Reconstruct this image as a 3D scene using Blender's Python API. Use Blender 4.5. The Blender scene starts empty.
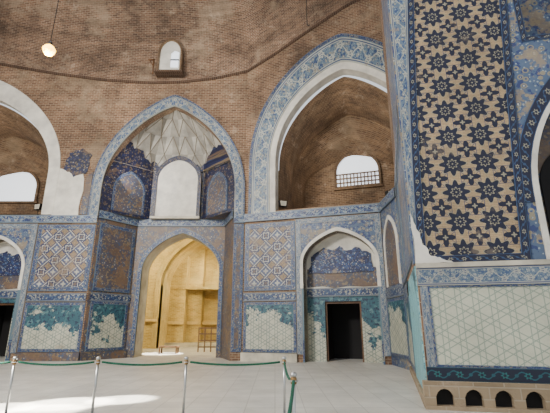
import bpy, math, random
from mathutils import Vector
from mathutils.geometry import tessellate_polygon
random.seed(4)
C = bpy.context.scene.collection
PI = math.pi
# ---------------------------------------------------------------- shader DSL
NT = None
class V:
    def __init__(s, x): s.x = x
    def __add__(a, b): return M('ADD', a, b)
    def __radd__(a, b): return M('ADD', b, a)
    def __sub__(a, b): return M('SUBTRACT', a, b)
    def __rsub__(a, b): return M('SUBTRACT', b, a)
    def __mul__(a, b): return M('MULTIPLY', a, b)
    def __rmul__(a, b): return M('MULTIPLY', b, a)
    def __truediv__(a, b): return M('DIVIDE', a, b)
    def __lt__(a, b): return M('LESS_THAN', a, b)
    def __gt__(a, b): return M('GREATER_THAN', a, b)
def M(op, *a):
    n = NT.nodes.new('ShaderNodeMath'); n.operation = op
    for i, v in enumerate(a):
        if isinstance(v, V): NT.links.new(v.x, n.inputs[i])
        else: n.inputs[i].default_value = v
    return V(n.outputs[0])
fr = lambda a: M('FRACT', a)
ab = lambda a: M('ABSOLUTE', a)
sn = lambda a: M('SINE', a)
cs = lambda a: M('COSINE', a)
sq = lambda a: M('SQRT', a)
mx = lambda a, b: M('MAXIMUM', a, b)
mn = lambda a, b: M('MINIMUM', a, b)
def lin(c):
    return tuple(((v/255)/12.92 if v/255 <= .04045 else ((v/255+.055)/1.055)**2.4) for v in c) + (1,)
def mixc(f, a, b):
    n = NT.nodes.new('ShaderNodeMix'); n.data_type = 'RGBA'
    for i, v in ((0, f), (6, a), (7, b)):
        if isinstance(v, V): NT.links.new(v.x, n.inputs[i])
        elif isinstance(v, tuple): n.inputs[i].default_value = v if len(v) == 4 else lin(v)
        else: n.inputs[i].default_value = v
    return V(n.outputs[2])
def mulc(c, k):
    n = NT.nodes.new('ShaderNodeMix'); n.data_type = 'RGBA'; n.blend_type = 'MULTIPLY'
    n.inputs[0].default_value = 1
    NT.links.new(c.x, n.inputs[6]); NT.links.new(k.x, n.inputs[7])
    return V(n.outputs[2])
def uvv():
    n = NT.nodes.new('ShaderNodeTexCoord'); s = NT.nodes.new('ShaderNodeSeparateXYZ')
    NT.links.new(n.outputs['UV'], s.inputs[0])
    return V(s.outputs[0]), V(s.outputs[1]), n.outputs['UV'], n.outputs['Object']
def comb(x, y):
    n = NT.nodes.new('ShaderNodeCombineXYZ')
    NT.links.new(x.x, n.inputs[0]); NT.links.new(y.x, n.inputs[1]); return n.outputs[0]
def noise(vec, scale, detail=3, rough=.6):
    n = NT.nodes.new('ShaderNodeTexNoise'); n.inputs['Scale'].default_value = scale
    n.inputs['Detail'].default_value = detail; n.inputs['Roughness'].default_value = rough
    NT.links.new(vec, n.inputs['Vector']); return V(n.outputs[0])
def voro(vec, scale):
    n = NT.nodes.new('ShaderNodeTexVoronoi'); n.inputs['Scale'].default_value = scale
    NT.links.new(vec, n.inputs['Vector'])
    s = NT.nodes.new('ShaderNodeSeparateXYZ'); NT.links.new(n.outputs['Color'], s.inputs[0])
    return V(n.outputs['Distance']), V(s.outputs[0])
def rng(v, a, b, c, d):
    n = NT.nodes.new('ShaderNodeMapRange')
    NT.links.new(v.x, n.inputs[0])
    for i, k in enumerate((a, b, c, d)): n.inputs[i+1].default_value = k
    return V(n.outputs[0])
def star(u, v, pu, pv, ou, ov, R, n, amp, rot=0.):
    x = (fr(u/pu+ou)-.5)*pu; y = (fr(v/pv+ov)-.5)*pv
    r = sq(x*x+y*y); th = M('ARCTAN2', y, x)
    return r, (1+amp*cs(th*n+rot))*R
def material(name, build, rough=.6, metal=0., emis=None):
    global NT
    m = bpy.data.materials.new(name); m.use_nodes = True; NT = m.node_tree
    b = NT.nodes['Principled BSDF']
    b.inputs['Roughness'].default_value = rough; b.inputs['Metallic'].default_value = metal
    r = build()
    h = None
    if isinstance(r, list): r, h = r
    if isinstance(r, V): NT.links.new(r.x, b.inputs['Base Color'])
    else: b.inputs['Base Color'].default_value = lin(r)
    if emis:
        b.inputs['Emission Color'].default_value = lin(emis[0]); b.inputs['Emission Strength'].default_value = emis[1]
    if h is not None:
        bp = NT.nodes.new('ShaderNodeBump'); bp.inputs['Strength'].default_value = .7; bp.inputs['Distance'].default_value = .03
        NT.links.new(h.x, bp.inputs['Height']); NT.links.new(bp.outputs[0], b.inputs['Normal'])
    return m
def grime(c, vec, lo=.72, hi=1.12, scale=.7):
    return mulc(c, rng(noise(vec, scale, 6, .65), .3, .7, lo, hi))
def m_brick(name, c1, c2, mo, w=.34, h=.11, patch=None, lo=.6, hi=1.25, pf=.7, rows=.0, stain=0.):
    def f():
        u, v, uv, ob = uvv()
        n = NT.nodes.new('ShaderNodeTexBrick'); NT.links.new(uv, n.inputs['Vector'])
        n.inputs['Scale'].default_value = 1; n.inputs['Brick Width'].default_value = w
        n.inputs['Row Height'].default_value = h; n.inputs['Mortar Size'].default_value = .013
        n.inputs['Mortar Smooth'].default_value = .2; n.inputs['Bias'].default_value = 0
        n.inputs['Color1'].default_value = lin(c1); n.inputs['Color2'].default_value = lin(c2)
        n.inputs['Mortar'].default_value = lin(mo)
        c = V(n.outputs['Color'])
        if patch: c = mixc(rng(noise(uv, .3, 7, .75), .53, .6, 0, pf), c, patch)
        if stain:
            c = mixc(rng(noise(ob, .5, 9, .78), .52, .62, 0, stain), c, (76, 60, 50))
            c = mixc(rng(noise(ob, 1.1, 7, .78), .57, .65, 0, stain*1.2), c, (186, 164, 140))
        if rows: c = mulc(c, rng(noise(comb(u*.12, v*2.2), 1., 4, .6), .3, .7, 1-rows, 1+rows))
        c = grime(c, uv, lo, hi, .4)
        c = mulc(c, rng(noise(ob, .16, 3, .5), .35, .65, .82, 1.12))
        return [c, (1-V(n.outputs['Fac']))+noise(uv, 5, 4)*.8]
    return material(name, f, .92)
def mosaic_col(vec, ground, cols, scale):
    d, r = voro(vec, scale); d2, r2 = voro(vec, scale*2.4)
    c = mixc(d2 < .26, ground, cols[0])
    c = mixc((r2 > .74), c, cols[1])
    ring = (d < .38)*(d > .24)
    c = mixc(ring, c, cols[2]); c = mixc(d < .15, c, cols[-1])
    return mixc(mn(r > .8, d < .22), c, cols[1])
def m_mosaic(name, ground, cols, scale=5., worn=.0, worncol=(160, 142, 116)):
    def f():
        u, v, uv, ob = uvv()
        c = mosaic_col(uv, ground, cols, scale)
        if worn: c = mixc(rng(noise(uv, .8, 8, .75), .68-.2*worn, .7-.2*worn, 0, .8), c, worncol)
        return grime(c, uv, .65, 1.15)
    return material(name, f, .45)
def m_fine(name, W, ground, cols, edge, scale=7., med=None, worn=.4, medcol=(50, 62, 108)):
    def f():
        s, t, uv, ob = uvv()
        y = (t-.5)*W; vec = comb(s, t*W)
        c = mosaic_col(vec, ground, cols, scale)
        if med:
            for o_ in (0, .5):
                x = (fr(s/med+o_)-.5)*med; yy = y-(W*.2 if o_ else -W*.2)
                r = sq(x*x+yy*yy); th = M('ARCTAN2', yy, x)
                R = W*.15*(1+.25*cs(th*5))
                c = mixc(r < R, c, edge); c = mixc(r < R*.5, c, medcol)
            vn = ab(y-W*.2*cs(s*(2*PI/med))) < W*.03
            c = mixc(vn, c, edge)
        c = mixc(mx(t < .05, t > .95), c, edge)
        c = mixc(mn(mx(t < .1, t > .9), mn(t > .05, t < .95)), c, medcol)
        c = mixc(mn(mx(t < .14, t > .86), mn(t > .1, t < .9)), c, edge)
        c = mixc(rng(noise(vec, .9, 8, .75), .7-.2*worn, .72-.2*worn, 0, .8), c, (154, 138, 114))
        return grime(c, vec, .68, 1.15)
    return material(name, f, .45)
def m_border(name, ground, vine, flower, edge, p=.6, W=.3):
    def f():
        s, t, uv, ob = uvv()
        tt = t-.5
        vn = ab(tt-.26*sn(s*(2*PI/p))) < .05
        x1 = (fr(s/p)-.5)*(p/W); r1 = sq(x1*x1+tt*tt); a1 = M('ARCTAN2', tt, x1)
        f1 = r1 < .2*(1+.28*cs(a1*6))
        x2 = (fr(s/p+.5)-.5)*(p/W); r2 = sq(x2*x2+tt*tt)
        c = mixc(vn, ground, vine)
        c = mixc(f1, c, flower); c = mixc(r1 < .1, c, ground)
        c = mixc(r2 < .12, c, vine)
        c = mixc(mx(t < .06, t > .94), c, edge)
        return grime(c, uv, .7, 1.12)
    return material(name, f, .42)
def m_girih(name, ground, blue, line, light, p=1.0, R=.26, worn=0.):
    q = p
    def f():
        u, v, uv, ob = uvv()
        c = mixc(noise(uv, 14, 2) > .5, ground, tuple(int(k*.78) for k in ground))
        d, rn = voro(uv, 9); c = mixc(d < .16, c, (76, 88, 118))
        for (cu, cv, o_) in ((1, 1, .25), (1, -1, .25), (1, 1, .75), (1, -1, .75)):
            a = fr(u*cu/p+v*cv/q+o_)
            c = mixc(ab(a-.5) < .085, c, blue)
            c = mixc(ab(a-.5) < .034, c, line)
        for ou, ov in ((0, 0), (.5, .5)):
            r, rr = star(u, v, p, q, ou, ov, R*p*.8, 4, .22, PI)
            c = mixc(r < rr, c, blue)
            c = mixc(mn(r < rr*.72, r > rr*.5), c, line)
            c = mixc(r < rr*.3, c, (96, 82, 74))
        for ou, ov in ((.5, 0), (0, .5)):
            r, rr = star(u, v, p, q, ou, ov, R*p*.62, 4, .35)
            c = mixc(r < rr, c, (70, 84, 118)); c = mixc(r < rr*.5, c, line)
        if worn:
            c = mixc(rng(noise(uv, 1.6, 5, .7), .5, .62, 0, .45*worn), c, (140, 118, 92))
            c = mixc(rng(noise(uv, .5, 8, .75), .55, .57, 0, .75*worn), c, (138, 116, 92))
        return grime(c, uv, .66, 1.12)
    return material(name, f, .5)
def m_bigstar(name, ground, navy, mid, light, pu, pv):
    def f():
        u, v, uv, ob = uvv()
        n = NT.nodes.new('ShaderNodeTexBrick'); NT.links.new(uv, n.inputs['Vector'])
        n.inputs['Scale'].default_value = 1; n.inputs['Brick Width'].default_value = .12; n.inputs['Row Height'].default_value = .04
        n.inputs['Mortar Size'].default_value = .004; n.inputs['Color1'].default_value = lin(ground)
        n.inputs['Color2'].default_value = lin(tuple(int(k*.88) for k in ground)); n.inputs['Mortar'].default_value = lin(tuple(int(k*.75) for k in ground))
        c = V(n.outputs['Color'])
        # strap work: double lines weaving round each star
        for o_ in (.4, .6):
            for (cu, cv) in ((1, 1), (1, -1)):
                c = mixc(ab(fr(u*cu/pu+v*cv/pv+o_)-.5) < .011, c, mid)
        for o_ in (.2, .8):
            c = mixc(ab(fr(u/pu+o_)-.5) < .009, c, mid); c = mixc(ab(fr(v/pv+o_)-.5) < .009, c, mid)
        r, rr = star(u, v, pu, pv, 0, 0, pu*.35, 8, .22)
        c = mixc(r < rr*1.08, c, light); c = mixc(r < rr, c, navy)
        c = mixc(mn(noise(uv, 26, 2) > .66, r < rr*.9), c, mid)
        c = mixc(mn(r < rr*.44, r > rr*.34), c, light); c = mixc(r < rr*.08, c, light)
        r, rr = star(u, v, pu, pv, .5, .5, pu*.215, 4, .42)
        c = mixc(r < rr, c, navy); c = mixc(r < rr*.28, c, light)
        c = mixc(rng(noise(uv, 1.0, 7, .72), .56, .64, 0, .4), c, (148, 130, 106))
        return grime(c, uv, .66, 1.1, .9)
    return material(name, f, .5)
def m_cream(name, base=(186, 184, 164), line=(128, 140, 130), p=.62, turq=0., top=2.4, thr=.5, lw=.035):
    def f():
        u, v, uv, ob = uvv()
        k = .866
        l = None
        for (cx, cy) in ((1., 0.), (.5, k), (-.5, k)):
            for off in (0., .33):
                q = ab(fr((u*cx+v*cy)/p+off)-.5) < lw
                l = q if l is None else mx(l, q)
        c = mixc(l, base, line)
        if turq:
            d, rn = voro(uv, 6)
            t = mixc(d < .3, (44, 88, 100), (36, 66, 86)); t = mixc(rn > .82, t, (84, 120, 124))
            t = mixc(noise(uv, 7, 3) > .57, t, (26, 42, 68))
            t = mixc(noise(uv, 3, 5) > .6, t, (62, 104, 110))
            mask = rng(noise(uv, .85, 9, .68)+(v-top)*.12*turq, thr, thr+.008, 0, 1)
            c = mixc(mask, c, t)
            c = mixc(rng(noise(uv, .7, 6, .7)-(v-.3)*.1, .53, .6, 0, .65), c, (150, 134, 110))
        return grime(c, uv, .78, 1.06, 1.1)
    return material(name, f, .5)
def m_plain(name, c, rough=.7, var=.12, sc=1.5, metal=0.):
    def f():
        u, v, uv, ob = uvv()
        a = noise(ob, sc, 5)
        return mixc(rng(a, .3, .7, 0, 1), tuple(int(k*(1-var)) for k in c), tuple(min(255, int(k*(1+var*.6))) for k in c))
    return material(name, f, rough, metal)
BR = m_brick('dome_brick', (140, 107, 83), (96, 72, 58), (170, 150, 128), .32, .115, (164, 142, 118), .5, 1.32, .65, .26, .5)
BRW = m_brick('wall_brick', (141, 107, 81), (102, 75, 58), (168, 147, 122), .3, .11, (160, 138, 112), .54, 1.3, .65, .12, .45)
BRD = m_brick('vault_brick', (132, 102, 74), (96, 72, 53), (154, 131, 104), .3, .11, (156, 133, 106), .46, 1.35, .6, .18, .45)
BRG = m_brick('golden_brick', (212, 184, 112), (188, 158, 86), (218, 196, 138), .34, .11, (224, 206, 150), .62, 1.2, .5, .12)
BRR = m_brick('ring_brick', (92, 68, 52), (74, 54, 42), (116, 98, 80), .12, .3)
PLAST = m_plain('white_plaster', (216, 211, 199), .85, .12)
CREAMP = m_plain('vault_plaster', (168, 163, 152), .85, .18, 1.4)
CREAM2 = m_plain('shaded_vault_plaster', (148, 142, 131), .85, .18, 1.4)  # darker copy of the vault plaster, paints shade on alternate facets
RIBM = m_plain('tan_rib', (112, 100, 82), .8, .2, 3)
GREYW = [(150, 160, 164), (48, 62, 108), (140, 132, 112), (194, 192, 178)]
MOS_L = m_mosaic('light_mosaic', (80, 98, 124), GREYW, 5, .7, (146, 130, 106))
MOS_D = m_mosaic('dark_mosaic', (24, 28, 56), [(50, 70, 110), (104, 90, 70), (28, 38, 76), (156, 154, 140)], 4.6, .55, (100, 80, 62))
MOS_BW = m_mosaic('blue_and_white_mosaic', (24, 32, 72), [(176, 176, 168), (36, 54, 104), (60, 88, 126), (196, 192, 178)], 5.5, .5, (150, 132, 108))
MOS_B = m_mosaic('brown_blue_mosaic', (82, 76, 80), [(46, 56, 98), (128, 112, 88), (60, 80, 108), (168, 160, 142)], 5, .85, (114, 90, 68))
FRZ = m_fine('inscription_frieze', .4, (38, 54, 98), [(180, 182, 176), (80, 104, 136), (150, 150, 140), (200, 198, 186)], (134, 150, 156), 7, .7, .45)
FRZ2 = m_fine('blue_frieze', .4, (34, 50, 90), [(84, 120, 140), (150, 150, 138), (60, 90, 126), (178, 176, 160)], (128, 134, 130), 7, None, .5)
PALEW = [(156, 170, 172), (50, 72, 114), (150, 146, 130), (198, 196, 182)]
BD_L = m_fine('light_arch_border', 1.1, (100, 120, 136), PALEW, (176, 178, 166), 5.5, 1.1, .55, (58, 76, 114))
BD_M = m_fine('grey_blue_arch_border', .5, (90, 108, 128), PALEW, (164, 164, 150), 7, .7, .6, (54, 70, 108))
BD_S = m_fine('narrow_blue_border', .2, (42, 54, 96), [(128, 140, 146), (70, 92, 124), (150, 140, 112), (176, 172, 158)], (98, 122, 134), 11, None, .4)
BD_D = m_border('dark_blue_border', (14, 18, 48), (50, 74, 108), (140, 136, 120), (56, 80, 114), .3, .24)
BD_T = m_border('turquoise_floral_strip', (12, 22, 44), (22, 80, 92), (32, 98, 100), (16, 52, 66), .42, .3)
BD_G = m_fine('grey_arabesque_border', .42, (96, 112, 128), [(176, 176, 166), (66, 86, 120), (150, 154, 150), (190, 188, 174)], (160, 160, 150), 12, .5, .2)
GIR = m_girih('star_lattice_tiles', (144, 122, 92), (34, 44, 86), (176, 174, 160), (120, 134, 150), 1.2, .26, .8)
GIRB = m_bigstar('navy_star_tiles', (184, 156, 116), (11, 15, 42), (48, 62, 100), (150, 142, 120), .7, .7)
CRT = m_cream('cream_tiles_with_turquoise', turq=1., top=2.0, p=.4)
CRT2 = m_cream('mostly_turquoise_tiles', turq=1., top=1.5, p=.4)
CRT3 = m_cream('pale_turquoise_tiles', base=(140, 192, 196), line=(90, 150, 164), turq=.8, top=3.0, p=.4)
CRC = m_cream('clean_cream_tiles', (194, 194, 172), (146, 158, 142), .34, lw=.032)
STONE = m_plain('pale_stone', (188, 180, 162), .55, .2)
WORN = m_brick('worn_base_masonry', (168, 148, 120), (144, 124, 98), (178, 162, 138), .56, .22, (182, 168, 146), .62, 1.15, .7, 0, .4)
PALEWD = m_plain('pale_wood', (200, 174, 112), .6, .12, 4)
BLACK = m_plain('shadowed_wood', (14, 11, 10), .8, .3, 3)  # near-black colour that paints the darkness inside openings
WOOD = m_plain('brown_wood', (96, 64, 36), .5, .25, 4)
SLAT = m_plain('weathered_wood', (104, 76, 46), .6, .2, 4)
IRON = m_plain('dark_iron', (40, 38, 38), .45, .2, 5, .6)
CHROME = m_plain('brushed_steel', (188, 188, 186), .28, .08, 6, .9)
GREEN = m_plain('green_rope', (8, 82, 60), .9, .2, 30)
BRASS = m_plain('brass_cap', (150, 120, 78), .35, .15, 8, .7)
PANE = material('bright_window_pane', lambda: (235, 240, 246), .4, 0, ((236, 242, 252), 1.1))  # pane glows by itself in place of daylight behind it
BULB = material('warm_bulb', lambda: (255, 214, 110), .4, 0, ((255, 196, 60), 9))
def f_floor():
    u, v, uv, ob = uvv()
    n = NT.nodes.new('ShaderNodeTexBrick'); NT.links.new(uv, n.inputs['Vector'])
    n.offset = 0; n.inputs['Scale'].default_value = 1; n.inputs['Brick Width'].default_value = .6
    n.inputs['Row Height'].default_value = .6; n.inputs['Mortar Size'].default_value = .01
    n.inputs['Color1'].default_value = lin((206, 202, 193)); n.inputs['Color2'].default_value = lin((194, 190, 181))
    n.inputs['Mortar'].default_value = lin((166, 161, 152))
    c = V(n.outputs['Color'])
    c = mixc(rng(noise(uv, .35, 7, .7), .5, .64, 0, .5), c, (176, 171, 162))
    return grime(c, uv, .8, 1.1, .9)
FLOOR = material('stone_floor', f_floor, .42)

# ---------------------------------------------------------------- geometry helpers
def mesh(name, verts, faces, mat, parent=None, uvs=None, smooth=False):
    me = bpy.data.meshes.new(name); me.from_pydata([tuple(v) for v in verts], [], faces)
    if uvs is None: uvs = [(v[0], v[2]) for v in verts]
    L = me.uv_layers.new(name='UVMap')
    for p in me.polygons:
        p.use_smooth = smooth
        for li in p.loop_indices: L.data[li].uv = uvs[me.loops[li].vertex_index]
    me.materials.append(mat); me.update()
    o = bpy.data.objects.new(name, me); C.objects.link(o)
    if parent: o.parent = parent
    return o
class Fac:
    def __init__(s, p0, p1):
        s.o = Vector((p0[0], p0[1], 0)); d = Vector((p1[0]-p0[0], p1[1]-p0[1], 0)); s.L = d.length
        s.U = d.normalized(); s.n = Vector((s.U.y, -s.U.x, 0))
    def P(s, u, z, d=0): return s.o+s.U*u+s.n*d+Vector((0, 0, z))
def struct(o, label=None):
    o['kind'] = 'structure'
    if label: o['label'] = label
    return o
def root(name, label=None):
    o = bpy.data.objects.new(name, None); C.objects.link(o); return struct(o, label)
def poly(name, F, outer, mat, parent=None, holes=(), d=0., thick=.3):
    loops = [list(outer)]+[list(h) for h in holes]
    tris = tessellate_polygon([[Vector((u, z, 0)) for u, z in l] for l in loops])
    flat = [p for l in loops for p in l]
    vs = [F.P(u, z, d) for u, z in flat]; uv = list(flat); fs = [tuple(t) for t in tris]
    for l in loops:
        s = 0
        for i in range(len(l)):
            a, b = l[i], l[(i+1) % len(l)]; e = math.hypot(a[0]-b[0], a[1]-b[1]); k = len(vs)
            vs += [F.P(*a, d), F.P(*b, d), F.P(*b, d-thick), F.P(*a, d-thick)]
            uv += [(s, 0), (s+e, 0), (s+e, thick), (s, thick)]; s += e
            fs.append((k, k+1, k+2, k+3))
    return mesh(name, vs, fs, mat, parent, uv)
def box(name, F, u0, u1, z0, z1, d0, d1, mat, parent=None):
    return poly(name, F, [(u0, z0), (u1, z0), (u1, z1), (u0, z1)], mat, parent, d=d1, thick=d1-d0)
def arch(uc, hw, z0, zs, za, n=16, k=2.1, m=.78):
    pts = [(uc-hw, z0)]
    L = []
    for i in range(n+1):
        h = math.sin(PI/2*i/n); L.append((hw*max(0, 1-h**k)**m, zs+(za-zs)*h))
    pts += [(uc-w, z) for w, z in L]
    pts += [(uc+w, z) for w, z in reversed(L[:-1])]
    pts.append((uc+hw, z0))
    return pts
def band(name, F, A, B, mat, parent=None, d=.03, thick=.1, closed=False):
    A = list(A); B = list(B)
    if closed: A.append(A[0]); B.append(B[0])
    vs, uv, fs = [], [], []; s = 0
    for i, (a, b) in enumerate(zip(A, B)):
        if i: s += math.hypot((a[0]+b[0]-A[i-1][0]-B[i-1][0])/2, (a[1]+b[1]-A[i-1][1]-B[i-1][1])/2)
        vs += [F.P(*a, d), F.P(*b, d), F.P(*a, d), F.P(*a, d-thick), F.P(*b, d), F.P(*b, d-thick)]
        uv += [(s, 0), (s, 1), (s, 0), (s, .1), (s, 1), (s, .9)]
        if i:
            k = i*6; j = k-6
            fs += [(j, k, k+1, j+1), (j+2, k+2, k+3, j+3), (j+4, k+4, k+5, j+5)]
    return mesh(name, vs, fs, mat, parent, uv)
def frame(name, F, u0, u1, z0, z1, w, mat, parent, d=.04, thick=.06):
    A = [(u0+w, z0+w), (u1-w, z0+w), (u1-w, z1-w), (u0+w, z1-w)]; B = [(u0, z0), (u1, z0), (u1, z1), (u0, z1)]
    return band(name, F, A, B, mat, parent, d, thick, True)
def hband(name, F, u0, u1, z0, z1, mat, parent, d=.05, thick=.1):
    n = max(1, int((u1-u0)/2)); A = [(u0+(u1-u0)*i/n, z0) for i in range(n+1)]; B = [(a[0], z1) for a in A]
    return band(name, F, A, B, mat, parent, d, thick)
def soffit(name, F, pts, d0, d1, mat, parent=None, smooth=False):
    vs, uv, fs = [], [], []; s = 0
    for i, p in enumerate(pts):
        if i: s += math.hypot(p[0]-pts[i-1][0], p[1]-pts[i-1][1])
        vs += [F.P(*p, d0), F.P(*p, d1)]; uv += [(s, d0), (s, d1)]
        if i: k = 2*i; fs.append((k-2, k, k+1, k-1))
    return mesh(name, vs, fs, mat, parent, uv, smooth)
def panel(F, u0, u1, z0, z1, mat, parent, bmat=None, w=.14, name='tile_panel', d=.03):
    o = box(name, F, u0+w*.5, u1-w*.5, z0+w*.5, z1-w*.5, d-.06, d, mat, parent)
    if bmat: frame('tile_border', F, u0, u1, z0, z1, w, bmat, parent, d+.015, .07)
    return o
def lathe(name, prof, mat, parent=None, n=24, at=(0, 0, 0)):
    vs, fs = [], []
    for r, z in prof:
        for k in range(n): a = 2*PI*k/n; vs.append((at[0]+r*math.cos(a), at[1]+r*math.sin(a), at[2]+z))
    for i in range(len(prof)-1):
        for k in range(n): fs.append((i*n+k, i*n+(k+1) % n, (i+1)*n+(k+1) % n, (i+1)*n+k))
    fs.append(tuple(range(n))[::-1]); fs.append(tuple(range((len(prof)-1)*n, len(prof)*n)))
    return mesh(name, vs, fs, mat, parent, smooth=True)
def tube_data(pts, r, n, vs, fs):
    pts = [Vector(p) for p in pts]; o = len(vs)
    for i, p in enumerate(pts):
        t = (pts[min(i+1, len(pts)-1)]-pts[max(i-1, 0)]).normalized()
        up = Vector((0, 0, 1)) if abs(t.z) < .95 else Vector((1, 0, 0))
        a = t.cross(up).normalized(); b = a.cross(t)
        for k in range(n): vs.append(p+a*(r*math.cos(2*PI*k/n))+b*(r*math.sin(2*PI*k/n)))
    for i in range(len(pts)-1):
        for k in range(n): fs.append((o+i*n+k, o+i*n+(k+1) % n, o+(i+1)*n+(k+1) % n, o+(i+1)*n+k))
    fs.append(tuple(range(o, o+n))[::-1]); fs.append(tuple(range(o+(len(pts)-1)*n, o+len(pts)*n)))
def tube(name, pts, r, mat, parent=None, n=10):
    vs, fs = [], []; tube_data(pts, r, n, vs, fs)
    return mesh(name, vs, fs, mat, parent, smooth=True)
def thing(name, label, cat, loc, group=None, rz=0):
    o = bpy.data.objects.new(name, None); C.objects.link(o); o.location = loc; o.rotation_euler.z = rz
    o['label'] = label; o['category'] = cat
    if group: o['group'] = group
    return o
def tag(o, label, cat, group=None):
    o['label'] = label; o['category'] = cat
    if group: o['group'] = group
    return o
ZB = [(-24, 17.4), (-20, 17.0), (-16.3, 16.5), (-13, 15.85), (-10, 15.4), (-7.3, 15.2), (-5.5, 15.25), (-3.5, 15.5), (-1.6, 16.0), (0, 16.8), (1.9, 17.9), (4.07, 19.1), (6, 19.8), (11, 20.2)]
def zb(x):
    for (a, za), (b, zc) in zip(ZB, ZB[1:]):
        if a <= x <= b: return za+(zc-za)*(x-a)/(b-a)
    return ZB[0][1] if x < ZB[0][0] else ZB[-1][1]

# ---------------------------------------------------------------- floor
fl = mesh('floor', [(-26, -6, 0), (14, -6, 0), (14, 40, 0), (-26, 40, 0)], [(0, 1, 2, 3)], FLOOR,
          uvs=[(-26, -6), (14, -6), (14, 40), (-26, 40)])
struct(fl, 'pale grey stone tiled floor')

YB = 20.3
def rough(pts, amp, seed=0, n=4):
    r = random.Random(seed); o = []
    for i in range(len(pts)):
        a, b = pts[i], pts[(i+1) % len(pts)]
        for q in range(n):
            t = q/n; o.append((a[0]+(b[0]-a[0])*t+(r.uniform(-amp, amp) if q else 0), a[1]+(b[1]-a[1])*t+(r.uniform(-amp, amp) if q else 0)))
    return o
# ================================================================ door bay shared by two walls
DEP = .75
def door_bay(F, uc, W, n, hf=1.85, ha=1.4, zt=6.7, up_=0.):
    fw = .26
    A = [(uc-hf+fw, .35), (uc-hf+fw, zt-fw), (uc+hf-fw, zt-fw), (uc+hf-fw, .35)]
    B = [(uc-hf, .35), (uc-hf, zt), (uc+hf, zt), (uc+hf, .35)]
    band('tile_border', F, A, B, BD_G, W, .07, .12)
    ar = arch(uc, ha+.12, 3.9, 4.4+up_, 6.05+up_)
    sp = [(uc-hf+fw, 3.9)]+ar[:]+[(uc+hf-fw, 3.9), (uc+hf-fw, zt-fw), (uc-hf+fw, zt-fw)]
    poly('spandrel_panel', F, sp, MOS_L, W, d=.04, thick=.08)
    band('arch_rim', F, arch(uc, ha, 3.3, 4.4+up_, 5.9+up_), arch(uc, ha+.15, 3.3, 4.4+up_, 6.08+up_), PLAST, W, .09, .3)
    soffit('arch_soffit', F, arch(uc, ha, 3.3, 4.4+up_, 5.9+up_), .05, -DEP, PLAST, W)
    for s in (-1, 1):
        soffit('door_jamb', F, [(uc+s*ha, 0), (uc+s*ha, 3.3)], .05, -DEP, CRT2, W)
        a, b = sorted((uc+s*ha, uc+s*(hf-fw)))
        box('tile_strip', F, a, b, 0, 3.9, -.1, .05, BD_S if b-a < .2 else MOS_L, W)
    dw = .86; dt = 2.72
    bk = [(uc-ha-.04, 0), (uc-dw, 0), (uc-dw, dt), (uc+dw, dt), (uc+dw, 0), (uc+ha+.04, 0), (uc+ha+.04, 3.0), (uc-ha-.04, 3.0)]
    poly('recess_dado', F, bk, CRT2, W, d=-DEP, thick=.4)
    hband('tile_frieze', F, uc-ha, uc+ha, 2.95, 3.35, FRZ2, W, -DEP+.06, .1)
    poly('tympanum', F, [(uc-ha, 3.3)]+arch(uc, ha, 3.32, 4.4+up_, 5.95+up_)[1:-1]+[(uc+ha, 3.3)], PLAST, W, d=-DEP, thick=.2)
    poly('tile_remnant', F, rough([(uc-ha+.03, 3.4), (uc+ha-.03, 3.4), (uc+ha-.06, 4.3), (uc-ha+.05, 4.3)], .06, n, 5), MOS_B, W, d=-DEP+.03, thick=.05)
    poly('tile_remnant', F, rough([(uc-ha+.12, 4.1), (uc+ha-.12, 4.1), (uc+ha-.25, 4.95), (uc+.75, 5.3), (uc+.3, 5.15), (uc, 5.4), (uc-.4, 5.2), (uc-.8, 5.35), (uc-ha+.25, 4.9)], .05, n+5, 4), MOS_BW, W, d=-DEP+.07, thick=.08)
    D = root('door_%d' % n, 'black open doorway with a dark timber leaf deep inside')
    box('door_leaf', F, uc-dw, uc+dw, 0, dt, -2.85, -2.78, BLACK, D)  # near-black sheet painted as the darkness of the passage
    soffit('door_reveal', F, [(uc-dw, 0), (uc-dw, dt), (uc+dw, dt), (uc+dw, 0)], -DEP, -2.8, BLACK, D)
    poly('door_frame', F, [(uc-dw, 0), (uc-dw+.08, 0), (uc-dw+.08, dt-.1), (uc+dw-.08, dt-.1), (uc+dw-.08, 0), (uc+dw, 0), (uc+dw, dt), (uc-dw, dt)], WOOD, D, d=-DEP-.12, thick=.1)
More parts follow.
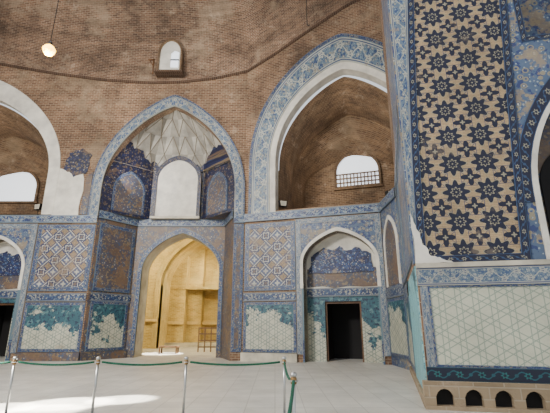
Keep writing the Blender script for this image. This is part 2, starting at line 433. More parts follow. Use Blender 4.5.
def gallery(F, W, uc, hw, z0, zs, za, depth, wu, whw, wz0, wz1, n, grille=True):
    NA, ND = 26, 16; vs, uv, fs = [], [], []
    for j in range(ND+1):
        t = j/ND
        base = .34*(1-math.cos(t*PI/2)); fold = .085*abs(math.sin(t*PI*1.5+.2))
        zk = 1-base-fold; kw = 1-.12*t-fold*.8
        a = arch(uc-.1*t, hw*kw, z0, zs, z0+(za-z0)*zk, NA); s_ = 0
        for i, p in enumerate(a):
            if i: s_ += math.hypot(p[0]-a[i-1][0], p[1]-a[i-1][1])
            vs.append(F.P(*p, -.5-(depth-.5)*t)); uv.append((s_, depth*1.5*t))
    m_ = len(a)
    for j in range(ND):
        for i in range(m_-1): q = j*m_+i; fs.append((q, q+1, q+m_+1, q+m_))
    mesh('gallery_vault', vs, fs, BRD, W, uv)
    poly('gallery_back_wall', F, arch(uc, hw, z0, zs, za, 22), BRD, W, d=-depth+.01, thick=.2)
    vs = [F.P(uc-hw, z0, .1), F.P(uc+hw, z0, .1), F.P(uc+hw, z0, -depth), F.P(uc-hw, z0, -depth)]
    mesh('gallery_floor', vs, [(0, 1, 2, 3)], STONE, W)
    Wn = root('window_%d' % n, 'bright arched window in the gallery back wall')
    zsp = wz0+(wz1-wz0)*.45
    A = arch(wu, whw, wz0, zsp, wz1, 12, 2, .6)
    poly('pane', F, A, PANE, Wn, d=-depth+.06, thick=.02)
    band('window_reveal', F, A, arch(wu, whw+.14, wz0, zsp, wz1+.16, 12, 2, .6), BRD, Wn, -depth+.2, .2)
    if grille:
        for i in range(1, 12):
            u = wu-whw+2*whw*i/12
            box('grille_bar', F, u-.035, u+.035, wz0, wz0+.85, -depth+.12, -depth+.16, BRD, Wn)
        for z in (wz0+.05, wz0+.3, wz0+.57, wz0+.85):
            box('grille_rail', F, wu-whw, wu+whw, z-.035, z+.035, -depth+.11, -depth+.17, BRD, Wn)
    box('window_sill', F, wu-whw-.2, wu+whw+.2, wz0-.12, wz0, -depth, -depth+.2, BRD, Wn)

# ================================================================ far wall (left part) with alcove opening
FB = Fac((-22, YB), (-1.6, YB)); WB = root('wall_back', 'tiled and brick back wall with alcove and upper arch')
ux = lambda x: x+22
nd = arch(ux(-14.2), 1.4, 0, 4.4, 5.9)
AL = arch(ux(-5.725), 3.575, 0, 8.6, 13.6, 22)
top = [(ux(x), zb(x)) for x, _ in reversed(ZB) if -22 < x < -1.6]
outer = [(0, 0)]+nd+AL+[(20.4, 0), (20.4, zb(-1.6))]+top+[(0, zb(-22))]
hole = arch(ux(-16.6), 4.85, 7.2, 9.5, 15.4, 22)
poly('brick_face', FB, outer, BRW, WB, [hole], 0, .5)
band('arch_rim', FB, arch(ux(-16.6), 4.3, 7.2, 9.5, 14.3, 22), arch(ux(-16.6), 4.9, 7.2, 9.5, 15.5, 22), PLAST, WB, .05, .6)
gallery(FB, WB, ux(-16.6), 4.3, 7.2, 9.5, 14.3, 4.5, ux(-17.0), 1.45, 9.3, 11.5, 1, False)
band('arch_border', FB, arch(ux(-5.725), 3.575, 7.15, 8.6, 13.6, 22), arch(ux(-5.725), 4.02, 7.15, 8.6, 14.2, 22), BD_M, WB, .08, .16)
band('arch_edging', FB, arch(ux(-5.725), 4.02, 7.15, 8.6, 14.2, 22), arch(ux(-5.725), 4.12, 7.15, 8.6, 14.33, 22), BD_S, WB, .1, .16)
door_bay(FB, ux(-14.2), WB, 1)
for a, b in ((0, ux(-9.3)), (ux(-2.15), 20.4)):
    hband('cornice_frieze', FB, a, b, 6.75, 7.15, FRZ, WB, .1, .15)
hband('tile_frieze', FB, ux(-12.3), ux(-9.35), 2.75, 3.15, FRZ2, WB, .06)
panel(FB, ux(-12.3), ux(-9.35), 3.25, 6.65, GIR, WB, BD_S, .22)
panel(FB, ux(-12.3), ux(-9.35), .4, 2.7, CRT, WB, BD_S, .14, 'dado_panel')
panel(FB, ux(-2.13), 20.38, .4, 6.7, MOS_B, WB, BD_S, .14, 'pier_tiles')
box('plinth', FB, ux(-12.35), ux(-9.3), 0, .38, 0, .14, MOS_B, WB)
box('plinth', FB, 0, ux(-16.1), 0, .38, 0, .14, MOS_B, WB)
panel(FB, ux(-21.5), ux(-16.2), .4, 2.7, CRT, WB, BD_S, .14, 'dado_panel')
panel(FB, ux(-21.5), ux(-16.2), 3.25, 6.65, GIR, WB, BD_S, .22)
poly('plaster_patch', FB, rough([(ux(-11.75), 7.15), (ux(-10.35), 7.15), (ux(-10.3), 9.0), (ux(-10.5), 9.9), (ux(-11.1), 9.6), (ux(-11.78), 9.8)], .05, 3), PLAST, WB, d=.03, thick=.05)
poly('tile_fragment', FB, rough([(ux(-11.5), 9.75), (ux(-10.9), 9.3), (ux(-10.2), 9.6), (ux(-10.05), 10.6), (ux(-10.6), 11.0), (ux(-11.3), 10.7)], .08, 5), MOS_D, WB, d=.05, thick=.06)
poly('tile_fragment', FB, rough([(ux(-10.3), 7.2), (ux(-9.9), 7.2), (ux(-9.85), 9.6), (ux(-10.2), 9.3)], .04, 6), MOS_B, WB, d=.05, thick=.06)

# ================================================================ alcove
WA = root('wall_alcove', 'half octagonal alcove with faceted plaster vault and lit doorway')
c0 = (-5.725, YB)
lowp = [(-9.3, YB), (-7.85, 22.3), (-2.85, 22.3), (-2.15, YB)]
upp = [(-9.3, YB+.02), (-7.25, 22.3), (-4.2, 22.3), (-2.15, YB+.02)]
zc = 7.45; ZV = 10.4
FL, FK, FR = Fac(lowp[0], lowp[1]), Fac(lowp[1], lowp[2]), Fac(lowp[2], lowp[3])
poly('alcove_side_wall', FL, [(0, 0), (FL.L, 0), (FL.L, zc), (0, zc)], MOS_B, WA, d=0, thick=.05)
poly('alcove_side_wall', FR, [(0, 0), (FR.L, 0), (FR.L, zc), (0, zc)], MOS_B, WA, d=0, thick=.05)
dc = 2.6
da = arch(dc, 2.15, 0, 4.5, 6.65, 18)
poly('alcove_back_wall', FK, [(0, 0)]+da+[(FK.L, 0), (FK.L, zc), (0, zc)], MOS_B, WA, d=0, thick=.1)
band('arch_border', FK, arch(dc, 2.15, .35, 4.5, 6.65, 18), arch(dc, 2.36, .35, 4.5, 6.95, 18), BD_S, WA, .05, .1)
soffit('doorway_soffit', FK, da, 0, -1.3, CREAMP, WA)
for F in (FL, FK, FR):
    hband('cornice_frieze', F, 0, F.L, zc-.4, zc, FRZ, WA, .08, .1)
panel(FL, .2, FL.L-.15, 3.3, 6.8, MOS_B, WA, BD_S, .16)
panel(FL, .2, FL.L-.15, .4, 2.8, CRT2, WA, BD_S, .14, 'dado_panel')
hband('tile_frieze', FL, .1, FL.L-.05, 2.8, 3.2, FRZ2, WA, .06)
box('plinth', FL, 0, FL.L, 0, .38, 0, .12, MOS_B, WA)
vs = []
for a, b in zip(lowp, upp): vs += [(a[0], a[1], zc), (b[0], b[1], zc)]
mesh('ledge_soffit', vs, [(0, 2, 3, 1), (2, 4, 5, 3), (4, 6, 7, 5)], MOS_B, WA, [(v[0], v[1]) for v in vs])
UL, UK, UR = Fac(upp[0], upp[1]), Fac(upp[1], upp[2]), Fac(upp[2], upp[3])
for F in (UL, UK, UR):
    poly('niche_wall', F, [(0, zc), (F.L, zc), (F.L, ZV), (0, ZV)], MOS_D, WA, d=0, thick=.05)
def vp(t, h, push=0.):
    t = min(3, max(0, t)); f = min(2, int(t)); q = t-f
    x = upp[f][0]*(1-q)+upp[f+1][0]*q; y = upp[f][1]*(1-q)+upp[f+1][1]*q
    s = max(0, 1-h**2.)**.75
    p = Vector((c0[0]+(x-c0[0])*s, YB+.02+(y-YB-.02)*s, ZV+3.5*h))
    dv = Vector((c0[0]-p.x, YB-p.y-.3, -.3)).normalized()
    return p+dv*push
out = {}
def add(key, tri):
    vs_, fs_ = out.setdefault(key, ([], [])); k = len(vs_); vs_ += tri; fs_.append((k, k+1, k+2))
H = [0, .3, .58, .82, 1.0]; NCELL = [9, 9, 6, 6]
for j in range(4):
    n = NCELL[j]; h0, h1 = H[j], H[j+1]; off = .5 if j in (1, 3) else 0
    for i in range(-1, n+1):
        t0 = 3*(i+off)/n; t1 = 3*(i+1+off)/n; tm = (t0+t1)/2
        if t1 <= 0 or t0 >= 3: continue
        pr = [.12, .15, .11, .07][j]
        a = vp(t0, h0, pr*.6 if j else 0); b = vp(t1, h0, pr*.6 if j else 0); m0 = vp(tm, h0, 0)
        c_ = vp(tm, h1, pr*.7); l_ = vp(t0, h1, 0); r_ = vp(t1, h1, 0)
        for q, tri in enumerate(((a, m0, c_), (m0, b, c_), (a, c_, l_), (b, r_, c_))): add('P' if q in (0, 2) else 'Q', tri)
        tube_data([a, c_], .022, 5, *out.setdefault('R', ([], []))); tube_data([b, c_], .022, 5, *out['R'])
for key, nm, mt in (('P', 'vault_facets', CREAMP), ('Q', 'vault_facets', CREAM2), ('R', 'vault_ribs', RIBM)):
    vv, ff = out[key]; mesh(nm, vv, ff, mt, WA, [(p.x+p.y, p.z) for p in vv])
vs, fs, uv = [], [], []
for j in range(13):
    for i in range(19): p = vp(3*i/18, j/12, -.05); vs.append(p); uv.append((p.x+p.y, p.z))
for j in range(12):
    for i in range(18): q = j*19+i; fs.append((q, q+1, q+20, q+19))
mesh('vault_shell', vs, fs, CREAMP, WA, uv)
for side in (0, 1):
    r = random.Random(11+side); cols = 16; vs, fs, uv = [], [], []
    TM = 1.2
    ht = lambda t: .42*(1-t/TM)**.8+.04
    hs = [ht(TM*i/cols)+r.uniform(-.07, .06) for i in range(cols+1)]
    for i in range(cols):
        t0, t1 = TM*i/cols, TM*(i+1)/cols
        hh = [max(.02, hs[i]), max(.02, hs[i+1])]
        for q in range(4):
            T = (lambda t: 3-t) if side else (lambda t: t)
            a = vp(T(t0), hh[0]*q/4, .12); b = vp(T(t1), hh[1]*q/4, .12); c_ = vp(T(t1), hh[1]*(q+1)/4, .12); d_ = vp(T(t0), hh[0]*(q+1)/4, .12)
            k = len(vs); vs += [a, b, c_, d_]; uv += [(p.x+p.y, p.z) for p in (a, b, c_, d_)]; fs.append((k, k+1, k+2, k+3))
    mesh('torn_tile_skin', vs, fs, MOS_D, WA, uv)
for F in (UL, UR):
    c = F.L/2+(.1 if F is UL else -.1); a = arch(c, .8, zc+.15, 8.9, 9.9, 12)
    poly('niche_panel', F, a, MOS_B, WA, d=.03, thick=.04); band('niche_border', F, a, arch(c, .92, zc+.15, 8.9, 10.05, 12), BD_S, WA, .05, .06)
W2 = root('window_2', 'blank white pointed window in the alcove')
wF = Fac((-7.0, 22.05), (-4.0, 22.05)); wc = 1.3
poly('window_panel', wF, arch(wc, 1.18, zc, 9.8, 11.05, 14, 2.1, .62), PLAST, W2, d=0, thick=.2)
band('window_frame', wF, arch(wc, 1.18, zc, 9.8, 11.05, 14, 2.1, .62), arch(wc, 1.38, zc, 9.8, 11.32, 14, 2.1, .62), MOS_D, W2, .06, .3)
box('window_sill', wF, wc-1.4, wc+1.4, zc-.02, zc+.12, -.2, .15, STONE, W2)

# ================================================================ lit room beyond
WR = root('wall_far_room', 'golden brick vaulted room seen through the alcove doorway')
R1 = Fac((-13, 36), (1.5, 36)); R2 = Fac((-12.4, 23.6), (-12.4, 36)); R3 = Fac((-.6, 36), (-.6, 23.6))
box('brick_face', R1, 0, R1.L, 0, 11, -.2, 0, BRG, WR)
for F in (R2, R3): box('brick_face', F, 0, F.L, 0, 11, -.2, 0, BRG, WR)
vc = 7.9
va = arch(vc, 3.6, 0, 4.6, 8.6, 20)
RP = Fac((-13, 31), (1.5, 31))
poly('brick_face', RP, [(0, 0)]+va+[(14.5, 0), (14.5, 11), (0, 11)], BRG, WR, d=0, thick=.6)
band('vault_rib', RP, va, arch(vc, 4.0, 0, 4.6, 9.1, 20), BRG, WR, .14, .2)
soffit('barrel_vault', RP, va, 0, -5, BRG, WR)
for F, a, b in ((RP, 0, vc-3.6), (RP, vc+3.6, 14.5), (R2, 0, 7.4)):
    box('stone_course', F, a, b, 1.9, 2.1, 0, .3, PALEWD, WR)
box('brick_pilaster', R1, 4.3, 5.6, 0, 9.0, 0, 2.2, BRG, WR)
box('brick_pilaster', R1, 5.6, 6.8, 0, 9.0, 0, 1.1, BRG, WR)
box('brick_pilaster', R1, 9.4, 11.5, 0, 9.0, 0, 1.4, BRG, WR)
box('stone_ledge', R1, 6.8, 9.4, 1.7, 1.95, 0, .5, PALEWD, WR)
box('stone_ledge', R1, 4.3, 5.6, 1.7, 1.95, 2.15, 2.4, PALEWD, WR)
box('stone_ledge', R1, 5.6, 6.8, 1.7, 1.95, 1.05, 1.3, PALEWD, WR)
box('stone_course', R1, 4.3, 11.5, 4.5, 4.7, 0, 2.3, BRG, WR)
box('stone_dais', R1, 4.3, 11.5, 0, .3, 0, 2.8, STONE, WR)
cl = mesh('ceiling_far_room', [(-13, 23.6, 11), (1.5, 23.6, 11), (1.5, 36, 11), (-13, 36, 11)], [(0, 1, 2, 3)], BRG, None, [(-13, 23), (1.5, 23), (1.5, 36), (-13, 36)])
struct(cl)
RA = Fac((-13, 23.6), (1.5, 23.6))
poly('brick_face', RA, [(0, 0)]+[(u+(-7.85+13), z) for u, z in da]+[(14.5, 0), (14.5, 11), (0, 11)], BRG, WR, thick=.1)

# ================================================================ angled wall with the tall arch
PE = (5.0, 18.3)
F2 = Fac((-1.6, YB), PE); W2B = root('wall_back_right', 'angled wall with the tallest tiled arch over a small doorway')
xu = lambda u: -1.6+F2.U.x*u
uc2 = 4.82; ua = 5.5; UE = 12.2
nd = arch(uc2, 1.72, 0, 4.5, 6.0)
outer = [(0, 0)]+nd+[(F2.L, 0), (F2.L, 7.1), (UE, 7.1), (UE, zb(xu(UE)))]
outer += [((x+1.6)/F2.U.x, z) for x, z in reversed(ZB) if -1.6 < x < xu(UE-.1)]+[(0, zb(-1.6))]
AK = dict(n=24, k=2.2, m=.72)
poly('brick_face', F2, outer, BRW, W2B, [arch(ua, 4.0, 7.3, 9.8, 15.3, **AK)], 0, .5)
band('arch_border', F2, arch(ua, 4.12, 7.2, 9.8, 15.4, **AK), arch(ua, 5.08, 7.2, 9.8, 16.95, **AK), BD_L, W2B, .1, .2)
band('arch_edging', F2, arch(ua, 5.08, 7.2, 9.8, 16.95, **AK), arch(ua, 5.25, 7.2, 9.8, 17.18, **AK), BD_S, W2B, .13, .2)
band('arch_rim', F2, arch(ua, 3.8, 7.2, 9.8, 14.95, **AK), arch(ua, 4.12, 7.2, 9.8, 15.4, **AK), PLAST, W2B, .05, .6)
gallery(F2, W2B, ua, 3.8, 7.2, 9.8, 14.95, 4.4, 5.6, 1.25, 9.65, 11.9, 3)
door_bay(F2, uc2, W2B, 2, 2.06, 1.72, 6.72, .1)
hband('cornice_frieze', F2, 0, F2.L, 6.78, 7.2, FRZ, W2B, .1, .15)
hband('tile_frieze', F2, .05, 2.72, 2.75, 3.15, FRZ2, W2B, .06)
panel(F2, .08, 2.72, 3.25, 6.65, GIR, W2B, BD_S, .22)
panel(F2, .08, 2.72, .4, 2.7, CRT, W2B, BD_S, .14, 'dado_panel')
box('plinth', F2, 0, 2.75, 0, .38, 0, .14, STONE, W2B)

FC = Fac(PE, (5.05, 15.8)); WC = root('wall_corner', 'narrow tiled corner wall with a tall arched recess beside the pier')
box('tile_face', FC, 0, FC.L, 0, 7.1, -.2, 0, MOS_L, WC)
panel(FC, .05, FC.L-.05, .4, 2.7, CRT, WC, BD_S, .12, 'dado_panel')
hband('tile_frieze', FC, 0, FC.L, 2.75, 3.15, FRZ2, WC, .06)
hband('cornice_frieze', FC, 0, FC.L, 6.75, 7.15, FRZ, WC, .1)
rc = arch(FC.L/2, .8, 3.25, 5.0, 6.1)
band('arch_rim', FC, rc, arch(FC.L/2, .95, 3.2, 5.0, 6.3), PLAST, WC, .06, .06)
poly('recess_panel', FC, rc, MOS_B, WC, d=.02, thick=.05)  # flat panel, its darker mosaic stands for shade in a recess
mesh('ledge', [(PE[0], PE[1], 7.1), (5.05, 15.8, 7.1), (9, 15, 7.1), (9, 17.2, 7.1)], [(0, 1, 2, 3)], STONE, WC)

# ================================================================ pier side face
F3 = Fac((5.05, 15.8), (3.16, 9.0)); WP = root('wall_pier', 'side face of the near pier')
box('brick_face', F3, 0, F3.L, 0, 18.5, -.3, 0, BRW, WP)
panel(F3, .1, 2.3, 3.1, 6.6, MOS_L, WP, BD_S, .2)
panel(F3, 2.35, F3.L-.35, 3.1, 6.6, MOS_L, WP, BD_S, .2)
panel(F3, .1, 3.2, .25, 2.5, CRT2, WP, BD_S, .14, 'dado_panel')
panel(F3, 3.25, F3.L, .15, 2.9, CRT3, WP, None, .02, 'dado_panel')
hband('tile_frieze', F3, 0, 3.2, 2.5, 2.95, FRZ2, WP, .06)
hband('cornice_frieze', F3, 0, F3.L-.3, 6.75, 7.15, FRZ, WP, .06)
box('plinth', F3, 0, F3.L, 0, .18, 0, .1, WORN, WP)
box('pier_tiles', F3, F3.L-.34, F3.L, 2.95, 18, -.02, .04, MOS_L, WP)
box('pier_tiles', F3, 3.2, F3.L-.34, 7.15, 18, -.02, .03, MOS_L, WP)

# ================================================================ right wall
F4 = Fac((3.16, 9.0), (10.5, 7.33)); WRT = root('wall_right', 'near right wall with navy star tile panel above cream dado')
RC, RH, RZ = 4.5, 1.78, 7.5
ra = arch(RC, RH, 3.05, 4.4, RZ)
poly('brick_face', F4, [(0, 0), (F4.L, 0), (F4.L, 18.5), (0, 18.5)], BRW, WRT, [ra], 0, .4)
zt, z0 = 11.0, 2.92
Lb = lambda z: .08+.46*((z-z0)/8)**1.5
Rb = lambda z: 2.34+.64*((z-z0)/8)**1.15
BW = .17
zs = [z0+(zt-z0)*i/16 for i in range(17)]
band('side_strip', F4, [(0, z) for z in zs], [(Lb(z), z) for z in zs], BD_M, WRT, .03, .05)
poly('navy_star_panel', F4, [(Lb(z0)+BW-.02, z0+BW-.02)]+[(Rb(z)-BW+.02, max(z, z0+BW-.02)) for z in zs]+[(Lb(z)+BW-.02, z) for z in reversed(zs[1:])], GIRB, WRT, d=.03, thick=.05)
A = [(Lb(z)+BW, z) for z in reversed(zs[1:])]+[(Lb(z0)+BW, z0+BW), (1.2, z0+BW), (Rb(z0)-BW, z0+BW)]+[(Rb(z)-BW, z) for z in zs[1:]]
B = [(Lb(z), z) for z in reversed(zs[1:])]+[(Lb(z0), z0), (1.2, z0), (Rb(z0), z0)]+[(Rb(z), z) for z in zs[1:]]
def dens(P, n=12):
    o = []
    for a, b in zip(P, P[1:]): o += [(a[0]+(b[0]-a[0])*i/n, a[1]+(b[1]-a[1])*i/n) for i in range(n)]
    return o+[P[-1]]
band('dark_blue_border', F4, A, B, BD_D, WRT, .06, .1)
poly('plaster_patch', F4, rough([(0, 2.93), (.8, 2.93), (.52, 3.06), (.3, 3.14), (.18, 3.45), (.08, 3.8), (0, 4.1)], .03, 21, 4), PLAST, WRT, d=.075, thick=.05)
sp = [(Rb(z)+.02, z) for z in zs]+[(F4.L, zt), (F4.L, z0)]+list(reversed(arch(RC, RH+.08, z0+.02, 4.4, RZ+.1)))
poly('light_tile_field', F4, sp, MOS_L, WRT, d=.03, thick=.05)
band('arch_rim', F4, arch(RC, RH-.02, z0, 4.4, RZ), arch(RC, RH+.09, z0, 4.4, RZ+.13), PLAST, WRT, .09, .3)
band('arch_border', F4, arch(RC, RH+.09, 4.2, 4.4, RZ+.13), arch(RC, RH+.36, 4.2, 4.4, RZ+.55), BD_D, WRT, .05, .08)
soffit('niche_reveal', F4, ra, 0, -1.2, MOS_BW, WRT)
poly('niche_back', F4, ra, MOS_B, WRT, d=-1.2, thick=.1)
poly('dark_opening', F4, arch(RC-.1, 1.1, 3.4, 5.0, 6.2), BLACK, WRT, d=-1.15, thick=.05)  # flat black panel painted as the dark of an opening
panel(F4, 3.0, 4.4, 8.3, 10.6, MOS_L, WRT, BD_D, .14)
box('stone_ledge', F4, 0, F4.L, 2.83, 2.93, 0, .12, STONE, WRT)
hband('arabesque_frieze', F4, 0, F4.L, 2.44, 2.84, BD_G, WRT, .09, .1)
band('side_border', F4, dens([(0.04, .45), (.04, 2.44)]), dens([(.19, .45), (.19, 2.44)]), BD_G, WRT, .07, .08)
box('dado_panel', F4, .19, F4.L, .78, 2.44, 0, .05, CRC, WRT)
frame('dado_border', F4, .19, F4.L, .78, 2.44, .05, BD_S, WRT, .07, .05)
hband('turquoise_strip', F4, .0, F4.L, .52, .78, BD_T, WRT, .1, .1)
pts = [(-.1, .06)]
u = .12
while u < 6.8:
    pts += [(u, .06), (u, .24), (u+.04, .32), (u+.1, .37), (u+.17, .39), (u+.24, .37), (u+.3, .32), (u+.34, .24), (u+.34, .06)]; u += .54
pts += [(F4.L, .06), (F4.L, .52), (-.1, .52)]
poly('stone_plinth', F4, pts, WORN, WRT, d=.2, thick=.2)
box('plinth_base', F4, -.1, F4.L, 0, .07, 0, .26, WORN, WRT)
box('vent_recess', F4, 0, F4.L, .05, .44, -.05, .02, BLACK, WRT)  # black sheet paints the shade behind the vent slots

FX = Fac((-23, 2), (-22, YB)); WL = root('wall_left', 'plain brick left wall')
box('brick_face', FX, 0, FX.L, 0, 17.3, -.3, 0, BRW, WL)

# ================================================================ dome
bot = [(-22.5, -3, 17.3), (-23, 2, 17.3), (-22.5, 11, 17.2)]
for i in range(0, 41):
    x = -22+20.4*i/40; bot.append((x, YB, zb(x)))
for i in range(1, 31):
    u = UE*i/30; x = xu(u); bot.append((x, F2.P(u, 0).y, zb(x)))
bot += [(11.8, 9, 20.2), (11.8, 2, 20.2), (10.5, -3, 20.2)]
cx, cy, ztp = -7., 6., 28.
vs, fs, uv = [], [], []; NR = 30
s = [0]
for a, b in zip(bot, bot[1:]): s.append(s[-1]+math.dist(a, b))
for j in range(NR+1):
    a = PI/2*j/NR*.985
    for i, b in enumerate(bot):
        k = math.cos(a)
        vs.append((cx+(b[0]-cx)*k, cy+(b[1]-cy)*k, b[2]+(ztp-b[2])*math.sin(a))); uv.append((s[i], 14*a))
nb = len(bot)
for j in range(NR):
    for i in range(nb-1): q = j*nb+i; fs.append((q, q+1, q+nb+1, q+nb))
dm = mesh('ceiling', vs, fs, BR, None, uv, True); struct(dm, 'brick dome')
ring = root('trim_1', 'thin dark brick ring at the foot of the dome')
vs, fs, uv = [], [], []
for i, b in enumerate(bot):
    dv = Vector((cx-b[0], cy-b[1], 0)).normalized()
    p = Vector(b)
    for q, (dd, dz) in enumerate(((-.02, -.14), (.08, -.1), (.08, .02), (-.05, .07))):
        vs.append(p+dv*dd+Vector((0, 0, dz))); uv.append((s[i], q*.1))
for i in range(nb-1):
    for q in range(3): a = i*4+q; fs.append((a, a+4, a+5, a+1))
mesh('ring_course', vs, fs, BRR, ring, uv)
W4 = root('window_4', 'small arched window at the foot of the dome')
DF = Fac((-7.0, 19.85), (-4.0, 19.85)); wu = .9
a0 = arch(wu, .6, 15.7, 16.85, 17.7, 12, 2, .55)
band('window_frame', DF, a0, arch(wu, .7, 15.6, 16.85, 17.83, 12, 2, .55), BRD, W4, .12, 1.2)
poly('window_plaster', DF, a0, PLAST, W4, d=.0, thick=.5)
poly('pane', DF, [(wu+.06, 15.9), (wu+.5, 15.9), (wu+.5, 16.9), (wu+.25, 17.0), (wu+.06, 16.8)], PANE, W4, d=.03, thick=.02)
box('glazing_bar', DF, wu+.04, wu+.52, 16.35, 16.42, 0, .06, IRON, W4)
box('window_sill', DF, wu-.8, wu+.8, 15.5, 15.62, -.4, .2, BRR, W4)

# ================================================================ things
def up(px, py, Y):
    t = math.radians(16.6); a = (px-275)/400; b = (206.5-py)/400
    f = math.cos(t)-b*math.sin(t); u_ = math.sin(t)+b*math.cos(t)
    return Vector((a/f*Y, Y, 1.6+u_/f*Y))
posts = [(-6.55, 8.05), (-4.87, 8.0), (-3.31, 8.0), (-1.66, 8.0), (.17, 8.0), (.23, 5.35), (.03, 2.6)]
plab = ['steel barrier post just beyond the left edge of the photo', 'leftmost steel barrier post in view, by the left edge', 'steel barrier post standing left of the lit doorway, second from the left',
        'steel barrier post in front of the lit doorway', 'steel barrier post at the corner where the rope turns', 'nearer steel barrier post beside the corner post, with lower looking top', 'barrier post nearest the viewer, below the photo edge']
for (x, y), lb in zip(posts, plab):
    t = thing('barrier_post', lb, 'barrier post', (x, y, 0), 'rope barrier posts')
    lathe('base', [(.15, 0), (.15, .012), (.12, .03), (.04, .045), (.03, .06)], CHROME, t)
    lathe('pole', [(.023, .05), (.023, .98)], CHROME, t)
    lathe('collar', [(.034, .91), (.038, .92), (.038, .98), (.032, .99)], BRASS, t)
    lathe('cap', [(.028, .99), (.042, 1.005), (.044, 1.025), (.028, 1.045), (.01, 1.05)], CHROME, t)
    tube('rope_ring', [(.055*math.cos(a), .055*math.sin(a), .95) for a in [2*PI*k/14 for k in range(15)]], .007, CHROME, t, 6)
rl = ['green rope running off the left edge of the photo', 'green rope between the two leftmost barrier posts', 'green rope left of and in front of the lit doorway', 'green rope between the doorway post and the corner post', 'short green rope running from the corner post toward the viewer', 'green rope dropping from the nearer post to the bottom edge']
for i in range(6):
    a = Vector((*posts[i], .95)); b = Vector((*posts[i+1], .95)); sag = .05 if i < 4 else .1
    d = (b-a).normalized()*.075; a += d; b -= d
    pts = [a.lerp(b, q/20)-Vector((0, 0, sag*4*(q/20)*(1-q/20))) for q in range(21)]
    tag(tube('barrier_rope', pts, .019, GREEN), rl[i], 'rope', 'green barrier ropes')
bpy.context.view_layer.update()
def domez(x, y):
    ok, loc, *_ = dm.ray_cast(Vector((x, y, 5)), Vector((0, 0, 1)))
    return loc.z if ok else 22
p = up(49, 50, 11)
t = thing('hanging_lamp', 'glowing round lamp hanging on a wire at upper left', 'lamp', p)
lathe('bulb', [(.02, -.2), (.11, -.17), (.18, -.06), (.2, .02), (.14, .12), (.07, .18)], BULB, t)
lathe('socket', [(.06, .17), (.06, .3), (.03, .34)], IRON, t)
tube('cord', [(0, 0, .33), (0, 0, domez(p.x, p.y)-p.z)], .012, IRON, t, 6)
pt = bpy.data.lights.new('lamp_light', 'POINT'); pt.energy = 500; pt.color = (1, .72, .32); pt.shadow_soft_size = .1
lo = bpy.data.objects.new('lamp_light', pt); C.objects.link(lo); lo.location = p-Vector((0, 0, .5))
p = up(307, 22, 12)
t = thing('hanging_cable', 'dark cable with a small hook hanging from the dome at top centre', 'cable', p)
tube('cord', [(0, 0, 0), (0, 0, domez(p.x, p.y)-p.z)], .015, IRON, t, 6)
tube('hook', [(.0, 0, .02), (0, 0, -.1), (.05, 0, -.17), (.1, 0, -.12)], .018, IRON, t, 6)
t = thing('timber_bracket', 'short timber bracket beside the dome window', 'bracket', (-7.0, 19.75, 15.5))
tube('upright', [(0, 0, -.1), (0, 0, .9)], .05, WOOD, t, 8); tube('arm', [(0, 0, .85), (-.3, -.1, .8)], .04, WOOD, t, 8); tube('brace', [(0, 0, .4), (-.25, -.08, .8)], .03, WOOD, t, 8)
def flood(loc, rz, label):
    t = thing('floodlight', label, 'floodlight', loc, 'floodlights on the ledges', rz)
    F = Fac((-.16, 0), (.16, 0))
    lathe('stand', [(.07, 0), (.07, .02), (.018, .03), (.018, .3)], IRON, t, 12)
    poly('housing', F, [(-.02, .3), (.34, .3), (.38, .62), (-.06, .62)], IRON, t, d=.1, thick=.2)
    poly('lens', F, [(.02, .33), (.3, .33), (.33, .59), (-.01, .59)], STONE, t, d=.115, thick=.02)
flood(F2.P(2.05, 7.2, -.15), .3, 'small dark floodlight at the left foot of the tallest arch')
flood(FB.P(ux(-12.6), 7.2, -.15), -.3, 'small dark floodlight at the right foot of the left arch')
flood(F2.P(7.4, 7.2, -.2), .5, 'small dark floodlight on the gallery floor, right of the window')
t = thing('wooden_railing', 'low slatted wooden railing at the right of the lit room', 'railing', (-4.9, 27, 0))
F = Fac((0, 0), (1.6, 0))
for u in (0, .4, .8, 1.2, 1.6): box('post', F, u-.035, u+.035, 0, 1.5, -.05, .05, SLAT, t)
for z in (.3, .7, 1.1, 1.45): box('rail', F, .0, 1.6, z-.04, z+.04, -.03, .03, SLAT, t)
t = thing('low_table', 'small low wooden table on the floor of the lit room', 'table', (-7.0, 25.6, 0))
F = Fac((0, 0), (1.2, 0))
box('tabletop', F, 0, 1.2, .34, .42, -.3, .3, SLAT, t)
for u in (.1, 1.1):
    for d in (-.24, .24): box('leg', F, u-.04, u+.04, 0, .34, d-.04, d+.04, SLAT, t)

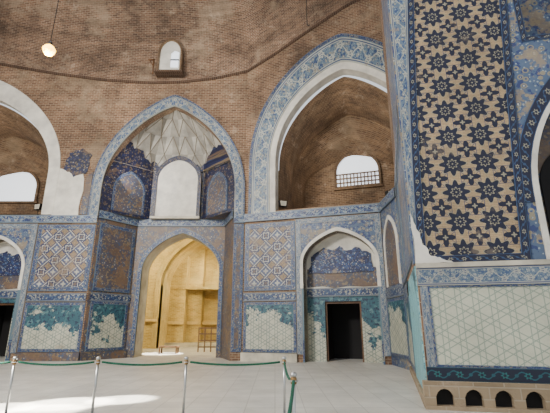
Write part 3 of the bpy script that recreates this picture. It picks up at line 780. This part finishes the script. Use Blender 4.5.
# ================================================================ light
w = bpy.data.worlds.new('World'); bpy.context.scene.world = w; w.use_nodes = True
w.node_tree.nodes['Background'].inputs[0].default_value = (.9, .95, 1, 1); w.node_tree.nodes['Background'].inputs[1].default_value = 1.05
def area(loc, aim, size, e, col=(1, 1, 1)):  # added unseen area lamps that brighten hall, galleries, alcove and far room
    l = bpy.data.lights.new('daylight', 'AREA'); l.size = size; l.energy = e; l.color = col
    o = bpy.data.objects.new('daylight', l); C.objects.link(o); o.location = loc
    o.rotation_euler = (Vector(aim)-Vector(loc)).to_track_quat('-Z', 'Y').to_euler()
area((-13, 2, 11), (0, 19, 2), 2.5, 3400, (1, .97, .92))
area((-6, 8, 16), (-6, 13, 0), 4, 1000, (1, .98, .95))
area((-3, 26, 7), (-9, 33, 2), 1.5, 700, (1, .88, .54))
area((-10, 25.5, 7), (-4, 34, 3), 1., 520, (1, .88, .56))
area((-5, 33, 7), (-7, 35, 2), 1, 240, (1, .88, .56))
area(F2.P(3.6, 8.6, -1.0), F2.P(6.2, 12, -4), 1., 40, (1, .9, .75))
area(FB.P(ux(-16.0), 8.6, -1.2), FB.P(ux(-14), 12, -4), 1., 50, (1, .9, .75))
area((-8.2, 20.5, 9.0), (-4.2, 22, 12.6), .5, 60, (.98, .98, 1))
def beam(x, y, deg, e, src=(-14, 5, 14)):
    sl = bpy.data.lights.new('sunbeam', 'SPOT'); sl.energy = e; sl.spot_size = math.radians(deg); sl.spot_blend = .3; sl.shadow_soft_size = .1; sl.color = (1, .96, .88)
    so = bpy.data.objects.new('sunbeam', sl); C.objects.link(so); so.location = src
    so.rotation_euler = (Vector((x, y, 0))-so.location).to_track_quat('-Z', 'Y').to_euler()
for x, y, d, e in ((-5.6, 8.9, 4.5, 160000), (-4.5, 9.4, 5.5, 180000), (-3.5, 9.9, 4, 160000), (-4.6, 8.7, 4.5, 150000)): beam(x, y, d, e)
beam(-6.8, 25.4, 16, 34000, (-3, 26, 9))
cd = bpy.data.cameras.new('Camera'); cd.lens = 36*400/550; cd.sensor_width = 36; cd.clip_end = 200
co = bpy.data.objects.new('Camera', cd); C.objects.link(co); co.location = (0, 0, 1.6); co.rotation_euler = (math.radians(106.6), 0, 0)
bpy.context.scene.camera = co
